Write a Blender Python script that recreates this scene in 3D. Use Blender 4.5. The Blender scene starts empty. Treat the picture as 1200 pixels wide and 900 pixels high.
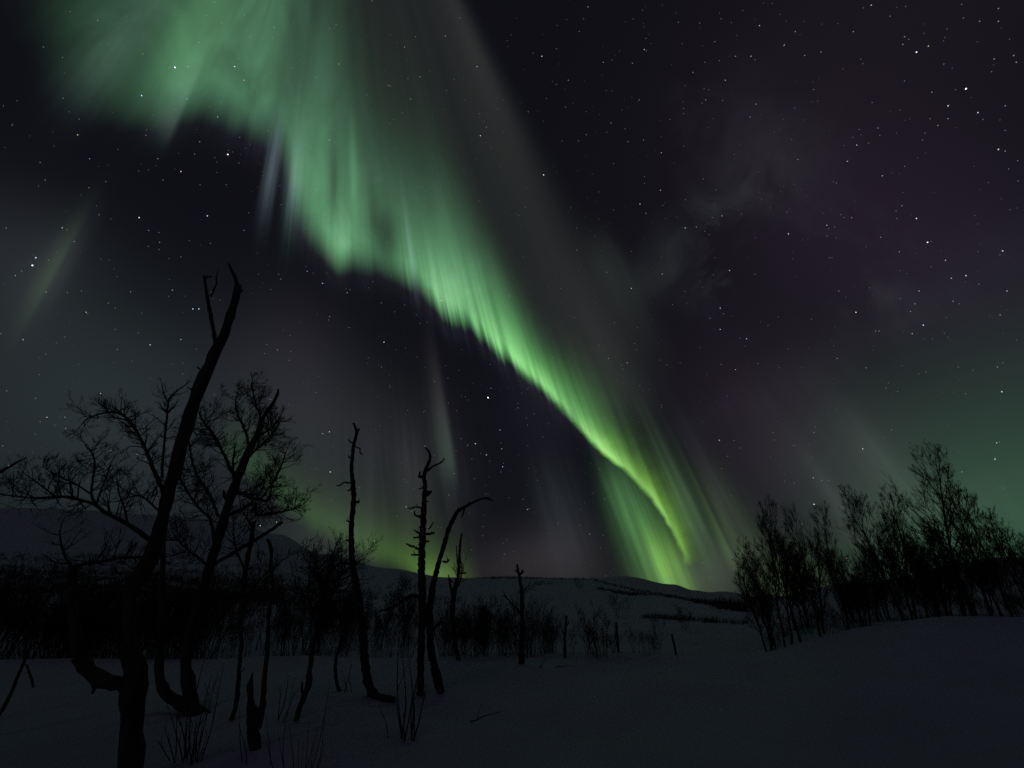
import bpy, math, random
from mathutils import Vector

# ------------------------------------------------------------------ scene
S = bpy.context.scene
COL = S.collection
R = math.radians
EYE = 1.6
PITCH = R(25.0)
FOC = 533.0                     # survey focal length in units of a 1200 wide plate

# ------------------------------------------------------------------ camera
cam = bpy.data.cameras.new('camera')
cam.sensor_width = 36.0
cam.lens = 36.0 * FOC / 1200.0
cam.clip_start = 0.05
cam.clip_end = 60000.0
cam_o = bpy.data.objects.new('camera', cam)
COL.objects.link(cam_o)
cam_o.location = (0, 0, EYE)
cam_o.rotation_euler = (R(90) + PITCH, 0, 0)
S.camera = cam_o

S.view_settings.view_transform = 'Standard'
S.view_settings.look = 'None'
S.view_settings.exposure = 0.0
S.view_settings.gamma = 1.0
S.cycles.use_denoising = False
S.cycles.max_bounces = 4
S.cycles.diffuse_bounces = 3
S.cycles.transparent_max_bounces = 16
S.cycles.sample_clamp_indirect = 0.5


def bearing(px, py):
    """direction measured on the plate -> unit vector in the world"""
    u, v = (px - 600.0) / FOC, (450.0 - py) / FOC
    d = Vector((u, math.cos(PITCH) - v * math.sin(PITCH), math.sin(PITCH) + v * math.cos(PITCH)))
    return d.normalized()


# ------------------------------------------------------------------ sky
# The rays of the aurora run along the field lines and meet at the magnetic zenith MZ.
MZ = bearing(400, -300)
FW = Vector((0, math.cos(PITCH), math.sin(PITCH)))
MF = (FW - MZ * FW.dot(MZ)).normalized()
ME = MF.cross(MZ).normalized()
if ME.x < 0:
    ME = -ME


def polar(px, py):
    d = bearing(px, py)
    return (math.degrees(math.atan2(d.dot(ME), d.dot(MF))), math.degrees(math.acos(d.dot(MZ))))


world = bpy.data.worlds.new('World')
S.world = world
world.use_nodes = True
world.cycles.sampling_method = 'MANUAL'
world.cycles.sample_map_resolution = 512
NT = world.node_tree
NT.nodes.clear()


class V:
    """a scalar socket with arithmetic"""
    def __init__(s, k): s.k = k
    def __add__(a, b): return op('ADD', a, b)
    def __radd__(a, b): return op('ADD', b, a)
    def __sub__(a, b): return op('SUBTRACT', a, b)
    def __rsub__(a, b): return op('SUBTRACT', b, a)
    def __mul__(a, b): return op('MULTIPLY', a, b)
    def __rmul__(a, b): return op('MULTIPLY', b, a)
    def __truediv__(a, b): return op('DIVIDE', a, b)
    def __neg__(a): return op('MULTIPLY', a, -1.0)


def op(o, *a):
    n = NT.nodes.new('ShaderNodeMath')
    n.operation = o
    for i, x in enumerate(a):
        if isinstance(x, V): NT.links.new(x.k, n.inputs[i])
        else: n.inputs[i].default_value = x
    return V(n.outputs[0])


def vmax(a, b): return op('MAXIMUM', a, b)
def vmin(a, b): return op('MINIMUM', a, b)
def vexp(a): return op('EXPONENT', a)
def gauss(x): return vexp(-(x * x))


def sstep(x, a, b):
    n = NT.nodes.new('ShaderNodeMapRange')
    n.interpolation_type = 'SMOOTHSTEP'
    NT.links.new(x.k, n.inputs['Value'])
    for nm, val in (('From Min', a), ('From Max', b)):
        if isinstance(val, V): NT.links.new(val.k, n.inputs[nm])
        else: n.inputs[nm].default_value = val
    return V(n.outputs[0])


def side(x, lo, hi):            # x over a different width on each side of zero
    return vmax(x, 0.0) / hi + vmin(x, 0.0) / lo


def curve(x, pts):
    pts = sorted(pts)
    x0, x1 = pts[0][0], pts[-1][0]
    y0, y1 = min(p[1] for p in pts), max(p[1] for p in pts)
    if y1 - y0 < 1e-6: y1 = y0 + 1e-6
    n = NT.nodes.new('ShaderNodeFloatCurve')
    c = n.mapping.curves[0]
    for i, (a, b) in enumerate(pts):
        q = ((a - x0) / (x1 - x0), (b - y0) / (y1 - y0))
        if i < 2: c.points[i].location = q
        else: c.points.new(*q)
    for p in c.points: p.handle_type = 'AUTO_CLAMPED'
    n.mapping.update()
    u = (x - x0) * (1.0 / (x1 - x0))
    u = vmin(vmax(u, 0.0), 1.0)
    NT.links.new(u.k, n.inputs['Value'])
    return V(n.outputs[0]) * (y1 - y0) + y0


def comb(x, y, z=0.0):
    n = NT.nodes.new('ShaderNodeCombineXYZ')
    for i, a in enumerate((x, y, z)):
        if isinstance(a, V): NT.links.new(a.k, n.inputs[i])
        else: n.inputs[i].default_value = a
    return n.outputs[0]


def noise(vec, scale=1.0, detail=2.0, rough=0.5, dist=0.0, dims='3D'):
    n = NT.nodes.new('ShaderNodeTexNoise')
    n.noise_dimensions = dims
    NT.links.new(vec, n.inputs['Vector'])
    n.inputs['Scale'].default_value = scale
    n.inputs['Detail'].default_value = detail
    n.inputs['Roughness'].default_value = rough
    n.inputs['Distortion'].default_value = dist
    return V(n.outputs[0])


def dot(vec, w):
    n = NT.nodes.new('ShaderNodeVectorMath')
    n.operation = 'DOT_PRODUCT'
    NT.links.new(vec, n.inputs[0])
    n.inputs[1].default_value = w
    return V(n.outputs['Value'])


class Colour:
    def __init__(s): s.k = None
    def add(s, amount, rgb):
        n = NT.nodes.new('ShaderNodeVectorMath')
        n.operation = 'SCALE'
        if isinstance(rgb, tuple): n.inputs[0].default_value = rgb
        else: NT.links.new(rgb, n.inputs[0])
        if isinstance(amount, V): NT.links.new(amount.k, n.inputs['Scale'])
        else: n.inputs['Scale'].default_value = amount
        if s.k is None: s.k = n.outputs[0]; return
        m = NT.nodes.new('ShaderNodeVectorMath')
        m.operation = 'ADD'
        NT.links.new(s.k, m.inputs[0]); NT.links.new(n.outputs[0], m.inputs[1])
        s.k = m.outputs[0]


def lin(r, g, b):
    return tuple((c / 255 / 12.92) if c < 10.3 else ((c / 255 + 0.055) / 1.055) ** 2.4 for c in (r, g, b))


tc = NT.nodes.new('ShaderNodeTexCoord')
D = tc.outputs['Generated']
psi = op('ARCTAN2', dot(D, ME), dot(D, MF)) * (180 / math.pi)
the = op('ARCCOSINE', vmin(dot(D, MZ), 1.0)) * (180 / math.pi)
up = dot(D, (0, 0, 1))

ray_f = noise(comb(psi * 1.05, the * 0.035), 1.0, 2.0, 0.55, dims='2D')          # fine rays
ray_c = noise(comb(psi * 0.33 + 17.0, the * 0.045), 1.0, 2.0, 0.5, dims='2D')    # broad rays
rays = vmin(vmax((ray_f - 0.5) * 1.9 + (ray_c - 0.5) * 1.5 + 0.55, 0.0), 1.3)

sky = Colour()
sky.add(1.0, lin(14, 14, 19))


def patch(px, py, wl, wr, wu, wd, rgb, ray=0.0, gain=1.0):
    """a soft piece of aurora: widths in degrees left / right of the ray, up / down along it"""
    a, b = polar(px, py)
    g = vexp(-(op('POWER', op('ABSOLUTE', side(psi - a, wl, wr)), 2.0)
               + op('POWER', op('ABSOLUTE', side(the - b, wu, wd)), 2.0)))
    if ray: g = g * (rays * (ray * 1.7) + (1 - ray))
    sky.add(g * gain, lin(*rgb))


# ---- main curtain: lower edge as polar angle over ray angle
EDGE = [(40, -60), (60, 0), (75, 50), (100, 85), (140, 110), (160, 124), (190, 136), (215, 130), (240, 126), (270, 131),
        (300, 142), (325, 156), (337, 180), (345, 232), (355, 253), (370, 275), (395, 299), (415, 306), (445, 314),
        (480, 324), (500, 345), (520, 362), (545, 377), (565, 395), (590, 415), (620, 440), (650, 470), (680, 505), (705, 532)]
e_pts = [polar(*p) for p in EDGE]
edge = curve(psi, e_pts)
edge = edge + ((ray_f - 0.5) * 2.2 + (ray_c - 0.5) * 2.0) * sstep(psi, -18.0, -4.0) \
    + (noise(comb(psi * 0.16, the * 0.02 + 5.0), 1.0, 2.0, dims='2D') - 0.5) * 3.0 * sstep(psi, -8.0, -16.0)
t = edge - the                                           # degrees above the lower edge


def over(pairs): return curve(psi, [(polar(x, y)[0], val) for x, y, val in pairs])


soft = over([(60, 0, 5.0), (100, 85, 4.0), (160, 124, 3.0), (215, 130, 2.2), (300, 142, 2.2), (345, 232, 2.4), (415, 306, 1.9),
             (500, 345, 1.8), (565, 395, 1.7), (650, 470, 1.6), (705, 532, 1.6)])
tall = over([(60, 0, 30), (160, 124, 30), (215, 130, 26), (270, 131, 22), (337, 180, 15), (370, 275, 14), (400, 299, 13), (430, 310, 11.0),
             (480, 324, 8.8), (520, 362, 8.8), (565, 395, 9.8), (620, 440, 8.5), (705, 532, 7.0)])
amp = over([(40, -60, 0.0), (60, 0, .05), (100, 85, .09), (140, 110, .12), (190, 136, .16), (215, 130, .16), (270, 131, .19), (300, 142, .20),
            (325, 156, .13), (337, 180, .14), (352, 245, .20), (370, 275, .30), (395, 299, .34), (430, 310, .26), (480, 324, .30), (520, 362, .46),
            (565, 395, .52), (600, 423, .50), (635, 455, .34), (665, 487, .14), (705, 532, .0)])
rise = sstep(t, -soft, soft * 1.3)
fall = vexp(-op('POWER', vmax(t, 0.0) / tall, 1.45))
raymod = rays * 1.05 + 0.42
softrays = over([(60, 0, .14), (190, 136, .16), (300, 142, .22), (345, 232, .42), (415, 306, .55), (565, 395, .5), (705, 532, .5)])
softblot = over([(40, -60, .8), (300, 142, .8), (345, 232, .6), (565, 395, .35), (705, 532, .2)])


def fold(px, py, wl, wr, w): return gauss(side(psi - polar(px, py)[0], wl, wr)) * gauss((the - polar(px, py)[1]) / w)


blot = noise(comb(psi * 0.10 + 3.0, the * 0.11), 1.0, 3.0, 0.55, 0.6, dims='2D')
hole = 0.62 + (blot - 0.5) * 1.5 * softblot + 0.38 - fold(454, 279, 3.4, 2.4, 3.6) * 0.60 - fold(436, 235, 1.1, 1.3, 4.5) * 0.30 \
    - fold(391, 215, 1.2, .9, 4.2) * 0.40 + fold(414, 190, .8, 1.0, 4.5) * 0.75 + fold(408, 285, 1.0, 1.0, 2.4) * 0.25 - fold(170, 60, 5.0, 2.0, 6.0) * 0.28
hole = vmax(hole, 0.1)
main = rise * fall * amp * (1.0 + (raymod - 1.0) * softrays * 0.85 * sstep(the, 26.0, 46.0)) * hole

# ---- tail of the curtain, seen nearly end-on: edge as ray angle over polar angle
TAIL = [(545, 375), (565, 394), (590, 414), (620, 440), (650, 468), (680, 502), (710, 533), (735, 553), (755, 574), (775, 600), (789, 624), (800, 648), (806, 665)]
t_pts = [polar(*p) for p in TAIL]
tedge = curve(the, [(b, a) for a, b in t_pts])


def along(pairs): return curve(the, [(polar(x, y)[1], val) for x, y, val in pairs])


q = psi - tedge + (noise(comb(the * 0.55, psi * 0.4 + 9.0), 1.0, 2.0, dims='2D') - 0.5) * 0.5
twid = along([(565, 394, 4.6), (650, 468, 3.2), (710, 533, 2.0), (745, 563, 1.6), (775, 600, 1.2), (800, 648, 0.7)])
tamp = along([(545, 375, 0.0), (590, 414, .10), (635, 455, .36), (680, 502, .50), (715, 533, .66), (738, 556, .47), (760, 582, .50), (789, 624, .44), (799, 646, .30), (806, 665, 0.0)])
tsoft = along([(565, 394, 1.0), (650, 468, .75), (735, 553, .5), (800, 648, .28)])
tail = sstep(q, -tsoft, tsoft * 0.9) * vexp(-op('POWER', vmax(q, 0.0) / twid, 1.35)) * tamp * (rays * 0.5 + 0.75)

# glow of the curtain turns from blue-green high up to yellow-green low down
hue = NT.nodes.new('ShaderNodeValToRGB')
NT.links.new(sstep(the, 25.0, 75.0).k, hue.inputs[0])
hue.color_ramp.interpolation = 'LINEAR'
el = hue.color_ramp.elements
el[0].position, el[0].color = 0.0, (.34, 1, .50, 1)
el[1].position, el[1].color = 1.0, (.42, 1, .12, 1)
for p, c in ((.25, (.34, 1, .42, 1)), (.45, (.28, 1, .30, 1)), (.65, (.27, 1, .22, 1)), (.82, (.30, 1, .24, 1))):
    e = el.new(p); e.color = c
glow = main + tail
sky.add(glow, hue.outputs[0])
sky.add(vmax(glow - 0.25, 0.0) * 0.22, (1, .8, .8))             # the brightest folds bleach a little

# violet-grey fringe under the edge and pale upper glow over it
fringe = gauss((t + 0.6) / 2.4) * over([(40, -60, 0), (190, 136, .4), (300, 142, 1.0), (330, 165, 1.6), (415, 306, .7), (520, 362, .9), (650, 470, .5), (705, 532, .2)])
sky.add(fringe * (ray_f * 1.3 + 0.2), lin(26, 26, 33))
veil = sstep(t, -1.0, 6.0) * sstep(psi, polar(640, 200)[0] + 3.5, polar(640, 200)[0] - 5.5) \
    * over([(40, -60, 0), (140, 110, .5), (300, 142, .9), (415, 306, 1.0), (705, 532, 1.0)])
sky.add(veil * (ray_c * 0.4 + 0.7), lin(29, 32, 29))

# ---- other pieces (bearing, widths, colour)
patch(318, 195, .9, 1.3, 4.0, 4.2, (58, 70, 74), .7)
patch(345, 205, 1.3, 1.6, 5.0, 4.5, (66, 92, 84), .6)
patch(235, 45, 6, 3.5, 10, 5, (34, 62, 34))
patch(205, 140, 2.2, .6, 6, 1.8, (52, 66, 60))
patch(138, 60, 3, 2, 6, 5, (36, 46, 46), .2)
patch(482, 305, .35, .6, 5, 3.5, (66, 82, 84))
patch(750, 622, 2.3, 3.0, 6.0, 10, (60, 102, 54), .4)              # drape hanging under the tail
patch(780, 664, 1.8, 1.8, 3.5, 6, (90, 130, 46), .45)
patch(722, 582, 1.3, 2.4, 3.6, 7, (42, 70, 42), .3)
patch(806, 605, 1.2, 1.5, 7, 5, (44, 70, 38), .3)
patch(822, 615, 1.6, .5, 9, 3.5, (42, 54, 40), .3)
patch(851, 640, .7, .25, 8, 2.6, (50, 70, 40))
patch(860, 630, 1.2, 2.4, 7, 5, (44, 58, 36), .3)
patch(842, 575, .9, .6, 9, 4, (22, 18, 26))
patch(830, 675, 7, 4, 3.0, 4, (54, 60, 52))                       # grey air low over the hills
patch(640, 655, 9, 6, 3.5, 5, (38, 34, 36))
patch(655, 600, 2.5, 3, 6, 8, (28, 32, 34), .3)
patch(1185, 560, 12, 14, 10.5, 9, (36, 58, 45))
patch(1130, 640, 9, 12, 5, 6, (36, 60, 40), .12)
patch(915, 690, 1.6, 3.5, 3, 5, (52, 68, 36), .3)
patch(1010, 560, 8, 6, 9, 8, (32, 34, 33), .08)
patch(1050, 555, 1.6, .9, 6, 5, (32, 37, 34), .4)
patch(985, 590, 1.0, .7, 5, 4, (28, 30, 29), .2)
patch(900, 510, 8, 9, 12, 9, (27, 17, 25))
patch(1000, 300, 10, 14, 14, 14, (20, 12, 20))
patch(1190, 350, 8, 8, 14, 12, (17, 10, 19))
patch(640, 470, 6, 3, 8, 6, (14, 12, 20))
patch(705, 400, 5, 3.5, 12, 9, (22, 20, 21), .1)
patch(716, 312, 3.2, 2.2, 4.0, 10, (30, 34, 30), .15)
patch(560, 60, 6, 2, 12, 12, (26, 24, 24))
patch(62, 318, .9, .35, 4.5, 4.5, (34, 46, 30))                  # thin ray far left
patch(70, 320, 2.5, .9, 5.0, 4.0, (28, 32, 30))
patch(40, 430, 10, 14, 9, 12, (28, 35, 35))
patch(170, 520, 10, 10, 10, 12, (24, 31, 31))
patch(20, 300, 8, 6, 5, 6, (26, 28, 30))
patch(330, 440, 8, 8, 8, 12, (30, 28, 33))
patch(380, 520, 6, 8, 9, 10, (28, 30, 31))
patch(528, 535, 1.7, .55, 5.0, 3.0, (40, 54, 44))                 # ray left of the bright star
patch(518, 480, 1.4, .7, 7.0, 5.0, (38, 36, 37))
patch(485, 560, 9, 6, 9, 10, (32, 30, 33), .4)
arc = [(250, 520), (300, 562), (350, 602), (390, 626), (430, 648), (470, 666), (500, 682), (535, 694), (570, 700)]   # low arc behind the birches
a_edge = curve(psi, [polar(*p) for p in arc]) + (ray_c - 0.5) * 1.2
a_t = a_edge - the
a_amp = over([(250, 520, 0.0), (290, 553, .045), (350, 602, .058), (390, 626, .060), (430, 648, .085), (470, 666, .11), (500, 682, .16), (525, 690, .10), (570, 700, 0.0)])
sky.add(sstep(a_t, -1.6, 1.7) * (vexp(-op('POWER', vmax(a_t, 0.0) / 3.2, 1.5)) * 0.85 + vexp(vmax(a_t, 0.0) * -0.14) * 0.15) * a_amp * (ray_c * 0.5 + 0.75), hue.outputs[0])
patch(828, 600, .6, .5, 4, 3, (24, 36, 22), gain=-0.8)
patch(522, 678, 2.4, 2.0, 2.0, 4.0, (58, 76, 38))
patch(390, 640, 7, 6, 5, 7, (32, 40, 34))
patch(1010, 40, 30, 30, 14, 14, (16, 10, 14))

# ---- thin cloud, upper right
cl = noise(D, 2.6, 4.0, 0.5, 0.5)
cl2 = noise(D, 8.0, 4.0, 0.6, 0.8)
cover = sstep(cl * 0.55 + cl2 * 0.5, 0.42, 0.66)
for px, py, w, h, c in ((850, 330, 4.5, 4, (34, 40, 41)), (880, 185, 7, 8, (24, 25, 28)), (1000, 330, 5, 6, (32, 35, 34)), (830, 262, 6, 3, (36, 42, 43)), (770, 320, 4, 2.5, (26, 30, 30))):
    a, b = polar(px, py)
    sky.add(cover * gauss((psi - a) / w) * gauss((the - b) / h), lin(*c))

# unseen violet glow added behind the viewer to offset green on the snow
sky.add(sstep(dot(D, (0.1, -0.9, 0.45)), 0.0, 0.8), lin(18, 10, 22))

# the glow fades out below the horizon and behind the viewer
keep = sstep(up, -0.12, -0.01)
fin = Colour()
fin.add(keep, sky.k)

bg = NT.nodes.new('ShaderNodeBackground')
NT.links.new(fin.k, bg.inputs['Color'])
bg.inputs['Strength'].default_value = 1.0
nish = NT.nodes.new('ShaderNodeTexSky')
nish.sky_type = 'NISHITA'
nish.sun_disc = False
nish.sun_elevation = R(24)
nish.sun_rotation = R(205)
bg2 = NT.nodes.new('ShaderNodeBackground')
NT.links.new(nish.outputs[0], bg2.inputs['Color'])
bg2.inputs['Strength'].default_value = 0.0004                     # night: barely any scattered light left
addn = NT.nodes.new('ShaderNodeAddShader')
NT.links.new(bg.outputs[0], addn.inputs[0])
NT.links.new(bg2.outputs[0], addn.inputs[1])
wout = NT.nodes.new('ShaderNodeOutputWorld')
NT.links.new(addn.outputs[0], wout.inputs['Surface'])

# faint fill added to lift the snow, from low behind-left of the viewer
sun = bpy.data.lights.new('added_fill', 'SUN')
sun.energy = 0.03
sun.angle = R(10)
sun.color = (0.95, 0.97, 1.0)
sun_o = bpy.data.objects.new('added_fill', sun)
COL.objects.link(sun_o)
sun_o.rotation_euler = (R(70), 0, R(-32))

# ==== STRUCTURE ====================================================
def smooth(x, a, b):
    x = min(1.0, max(0.0, (x - a) / (b - a)))
    return x * x * (3 - 2 * x)


def interp(x, xs, ys):
    if x <= xs[0]: return ys[0]
    for i in range(1, len(xs)):
        if x <= xs[i]:
            f = (x - xs[i - 1]) / (xs[i] - xs[i - 1])
            return ys[i - 1] + (ys[i] - ys[i - 1]) * f
    return ys[-1]


def slope(px, py):
    """x / depth and height / depth of a bearing"""
    u, v = (px - 600.0) / FOC, (450.0 - py) / FOC
    w = math.cos(PITCH) - v * math.sin(PITCH)
    return u / w, (math.sin(PITCH) + v * math.cos(PITCH)) / w


def at(px, py, depth):
    a, b = slope(px, py)
    return Vector((a * depth, depth, EYE + b * depth))


# hills: for each bearing, the level sighted at each depth
HY = [60, 150, 400, 800, 1500, 3000, 5000]
HILL = [
    (-500, [708, 694, 672, 655, 632, 606, 606]),
    (0,   [706, 690, 666, 648, 622, 597, 600]),
    (60,  [706, 690, 667, 649, 625, 600, 602]),
    (150, [706, 691, 670, 653, 630, 606, 606]),
    (250, [708, 693, 673, 658, 637, 614, 614]),
    (310, [709, 695, 676, 662, 645, 627, 630]),
    (370, [711, 698, 680, 668, 658, 650, 655]),
    (450, [713, 700, 684, 676, 670, 667, 672]),
    (530, [714, 701, 687, 680, 678, 679, 690]),
    (600, [715, 702, 687, 676, 681, 690, 695]),
    (690, [716, 704, 690, 677.5, 680, 690, 695]),
    (730, [717, 706, 694, 685, 674.5, 688, 695]),
    (790, [718, 708, 701, 694, 684, 690, 695]),
    (815, [719, 709, 704, 698, 692, 696, 697]),
    (845, [720, 711, 706, 702, 698, 693, 697]),
    (900, [722, 714, 709, 706, 704, 702, 700]),
    (1000, [722, 714, 708, 702, 694, 684, 684]),
    (1200, [722, 712, 700, 688, 674, 655, 655]),
    (1700, [722, 712, 700, 688, 674, 655, 655])]
HT = [slope(p, 700)[0] for p, _ in HILL]
HZ = [[EYE + y * slope(600, py)[1] for y, py in zip(HY, row)] for _, row in HILL]
MOUND_T = [.40, .465, .522, .576, .664, .75, .835, 1.0, 1.4]
MOUND_H = [0., .03, .17, .43, .72, .86, .97, 1.02, 1.1]


def wav(x, y, s, k):
    return math.sin(x * s + 1.7 * k) * math.cos(y * s * 1.13 - 2.1 * k) + 0.5 * math.sin((x * 0.6 + y) * s * 1.9 + k)


def ground_z(x, y):
    r = math.hypot(x, y)
    yy = max(y, r * 0.55)
    tt = max(-1.45, min(1.45, x / max(yy, 0.01)))
    # near: flat snow, the lip of the bank, a dip behind it
    bank = 14.2 + 1.3 * smooth(tt, -0.5, 0.05) + 0.5 * math.sin(tt * 9.0)
    z = -0.42 * smooth(yy, bank, bank + 4.5) * (1 - 0.45 * smooth(tt, 0.1, 0.4))
    z += 0.065 * wav(x, y, 0.55, 1) + 0.032 * wav(x, y, 1.3, 2)
    # far hills
    if yy > 22:
        i = 0
        while i < len(HT) - 2 and tt > HT[i + 1]: i += 1
        f = smooth(tt, HT[i], HT[i + 1])
        lo = [a + (b - a) * f for a, b in zip(HZ[i], HZ[i + 1])]
        ly = math.log(yy)
        zz = interp(ly, [math.log(20)] + [math.log(q) for q in HY], [-0.35] + lo)
        zz += min(yy * 0.0011, 2.5) * (wav(x, y, 6.0 / yy ** 0.82, 3) + 0.6 * wav(x, y, 15.0 / yy ** 0.82, 5))
        k = smooth(yy, 22, 48)
        z = z * (1 - k) + zz * k
    # the mound on the right
    z += interp(tt, MOUND_T, MOUND_H) * smooth(yy, 5.0, 17.0) * (1 - smooth(yy, 34, 62)) * (1 - smooth(abs(x), 60, 90))
    # old dents in the snow
    for dx, dy, s, h in DENTS:
        d = (x - dx) ** 2 + (y - dy) ** 2
        if d < 9 * s * s: z += h * math.exp(-d / (s * s))
    return z


DENTS = []
rd = random.Random(4)
for i in range(26):                                     # a filled-in track leading away between the thicket and the mound
    f = i / 25.0
    DENTS.append((0.2 + 2.6 * f + (0.18 if i % 2 else -0.18), 6.2 + 9.5 * f, 0.26, -0.06))
for i in range(22):
    DENTS.append((rd.uniform(-7, 6), rd.uniform(6, 14.5), rd.uniform(.3, .7), rd.choice((-.06, .05, -.04))))

for px, py in ((448, 820), (466, 818), (493, 815), (513, 812), (225, 838), (347, 845), (270, 845), (611, 778), (300, 893), (480, 864), (400, 810), (705, 768)):
    k = EYE / -slope(px, py)[1]
    DENTS.append((slope(px, py)[0] * k, k, .34, -.10))
    DENTS.append((slope(px, py)[0] * k + .35, k + .15, .45, .04))


def ground_hit(px, py, near=4.0, far=2500.0):
    """depth at which a bearing meets the snow"""
    d = near
    a, b = slope(px, py)
    while d < far:
        if EYE + b * d <= ground_z(a * d, d): return d
        d *= 1.004
    return d


def material(name, base, rough=0.9, var=0.3, scale=8.0, bump=0.0, bscale=20.0, spec=0.2, stretch=None):
    m = bpy.data.materials.new(name)
    m.use_nodes = True
    nt = m.node_tree
    p = nt.nodes['Principled BSDF']
    p.inputs['Roughness'].default_value = rough
    p.inputs['Specular IOR Level'].default_value = spec
    c = nt.nodes.new('ShaderNodeTexCoord')
    mp = nt.nodes.new('ShaderNodeMapping')
    nt.links.new(c.outputs['Object'], mp.inputs['Vector'])
    if stretch: mp.inputs['Scale'].default_value = stretch
    n = nt.nodes.new('ShaderNodeTexNoise')
    n.inputs['Scale'].default_value = scale
    n.inputs['Detail'].default_value = 5
    nt.links.new(mp.outputs[0], n.inputs['Vector'])
    r = nt.nodes.new('ShaderNodeValToRGB')
    r.color_ramp.elements[0].position = 0.3
    r.color_ramp.elements[1].position = 0.72
    r.color_ramp.elements[0].color = tuple(x * (1 - var) for x in base) + (1,)
    r.color_ramp.elements[1].color = tuple(min(1, x * (1 + var)) for x in base) + (1,)
    nt.links.new(n.outputs[0], r.inputs[0])
    nt.links.new(r.outputs[0], p.inputs['Base Color'])
    if bump:
        b = nt.nodes.new('ShaderNodeBump')
        b.inputs['Strength'].default_value = bump
        n2 = nt.nodes.new('ShaderNodeTexNoise')
        n2.inputs['Scale'].default_value = bscale
        n2.inputs['Detail'].default_value = 6
        nt.links.new(mp.outputs[0], n2.inputs['Vector'])
        nt.links.new(n2.outputs[0], b.inputs['Height'])
        nt.links.new(b.outputs[0], p.inputs['Normal'])
    return m


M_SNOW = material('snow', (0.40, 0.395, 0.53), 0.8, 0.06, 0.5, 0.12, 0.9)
M_BARK = material('birch_bark', (0.048, 0.04, 0.034), 0.9, 0.6, 9.0, 0.8, 30.0, stretch=(1, 1, 0.25))
M_TWIG = material('twig_bark', (0.03, 0.024, 0.022), 0.85, 0.4, 12.0)
M_WHITEBARK = material('pale_birch_bark', (0.13, 0.12, 0.11), 0.8, 0.7, 5.0, 0.4, 20.0, stretch=(1, 1, 2.5))
M_RUST = material('rust_brown_bark', (0.10, 0.045, 0.035), 0.85, 0.4, 14.0)


def mesh_obj(name, verts, faces, mat, parent=None, smooth_shade=True):
    me = bpy.data.meshes.new(name)
    me.from_pydata(verts, [], faces)
    if smooth_shade: me.polygons.foreach_set('use_smooth', [True] * len(me.polygons))
    me.materials.append(mat)
    me.update()
    o = bpy.data.objects.new(name, me)
    COL.objects.link(o)
    if parent is not None: o.parent = parent
    return o


def thing(o, label, cat, group=None):
    o['label'] = label
    o['category'] = cat
    if group: o['group'] = group
    return o


def empty(name, loc, label=None, cat=None, group=None):
    o = bpy.data.objects.new(name, None)
    o.empty_display_size = 0.2
    o.location = loc
    COL.objects.link(o)
    if label: thing(o, label, cat, group)
    return o


# one sheet of snow from the viewer's feet to the mountains
azs = []
a = -180.0
while a < 180.0 - 1e-6:
    azs.append(a)
    a += 0.3 if -52 <= a < 52 else 2.0
radii = [0.5]
while radii[-1] < 9000: radii.append(radii[-1] * (1.03 if radii[-1] < 60 else 1.022))
gv, gf = [(0, 0, ground_z(0.0, 0.01))], []
na = len(azs)
for r in radii:
    for a in azs:
        x, y = r * math.sin(R(a)), r * math.cos(R(a))
        gv.append((x, y, ground_z(x, y)))
for j in range(na):
    gf.append((0, 1 + (j + 1) % na, 1 + j))
for i in range(len(radii) - 1):
    for j in range(na):
        k = (j + 1) % na
        gf.append((1 + i * na + j, 1 + i * na + k, 1 + (i + 1) * na + k, 1 + (i + 1) * na + j))
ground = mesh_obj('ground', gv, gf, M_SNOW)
ground['kind'] = 'structure'

# ==== TREES ========================================================
class Wood:
    """gathers tapered limbs into one mesh"""
    def __init__(s, seed=1):
        s.v, s.f, s.r = [], [], random.Random(seed)

    def limb(s, pts, radii, n=6, rough=0.0, cap=True):
        base = None
        m = len(pts)
        up0 = None
        for i, p in enumerate(pts):
            d = (pts[min(i + 1, m - 1)] - pts[max(i - 1, 0)])
            d = d.normalized() if d.length > 1e-9 else Vector((0, 0, 1))
            if up0 is None:
                up0 = d.cross(Vector((0.31, 0.87, 0.38)))
                if up0.length < 0.05: up0 = d.cross(Vector((1, 0, 0)))
            a = (up0 - d * up0.dot(d)).normalized()
            up0 = a
            b = d.cross(a)
            k = len(s.v)
            for j in range(n):
                w = 2 * math.pi * j / n
                rr = radii[i] * (1 + (s.r.uniform(-rough, rough) if rough else 0))
                s.v.append(tuple(p + (a * math.cos(w) + b * math.sin(w)) * rr))
            if base is not None:
                for j in range(n):
                    q = (j + 1) % n
                    s.f.append((base + j, base + q, k + q, k + j))
            base = k
        if cap:
            s.v.append(tuple(pts[-1] + (pts[-1] - pts[-2]).normalized() * radii[-1] * 0.6))
            t = len(s.v) - 1
            for j in range(n): s.f.append((base + j, base + (j + 1) % n, t))

    def build(s, name, mat, parent=None):
        return mesh_obj(name, s.v, s.f, mat, parent)


def spline(pts, step):
    """Catmull-Rom through points [(Vector, radius)], resampled"""
    out = []
    P = [pts[0]] + list(pts) + [pts[-1]]
    for i in range(1, len(P) - 2):
        (p0, _), (p1, r1), (p2, r2), (p3, _) = P[i - 1], P[i], P[i + 1], P[i + 2]
        n = max(2, int((p2 - p1).length / step))
        for k in range(n):
            t = k / n
            q = 0.5 * ((2 * p1) + (p2 - p0) * t + (2 * p0 - 5 * p1 + 4 * p2 - p3) * t * t + (3 * p1 - p0 - 3 * p2 + p3) * t ** 3)
            out.append((q, r1 + (r2 - r1) * t))
    out.append(pts[-1])
    return out


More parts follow.
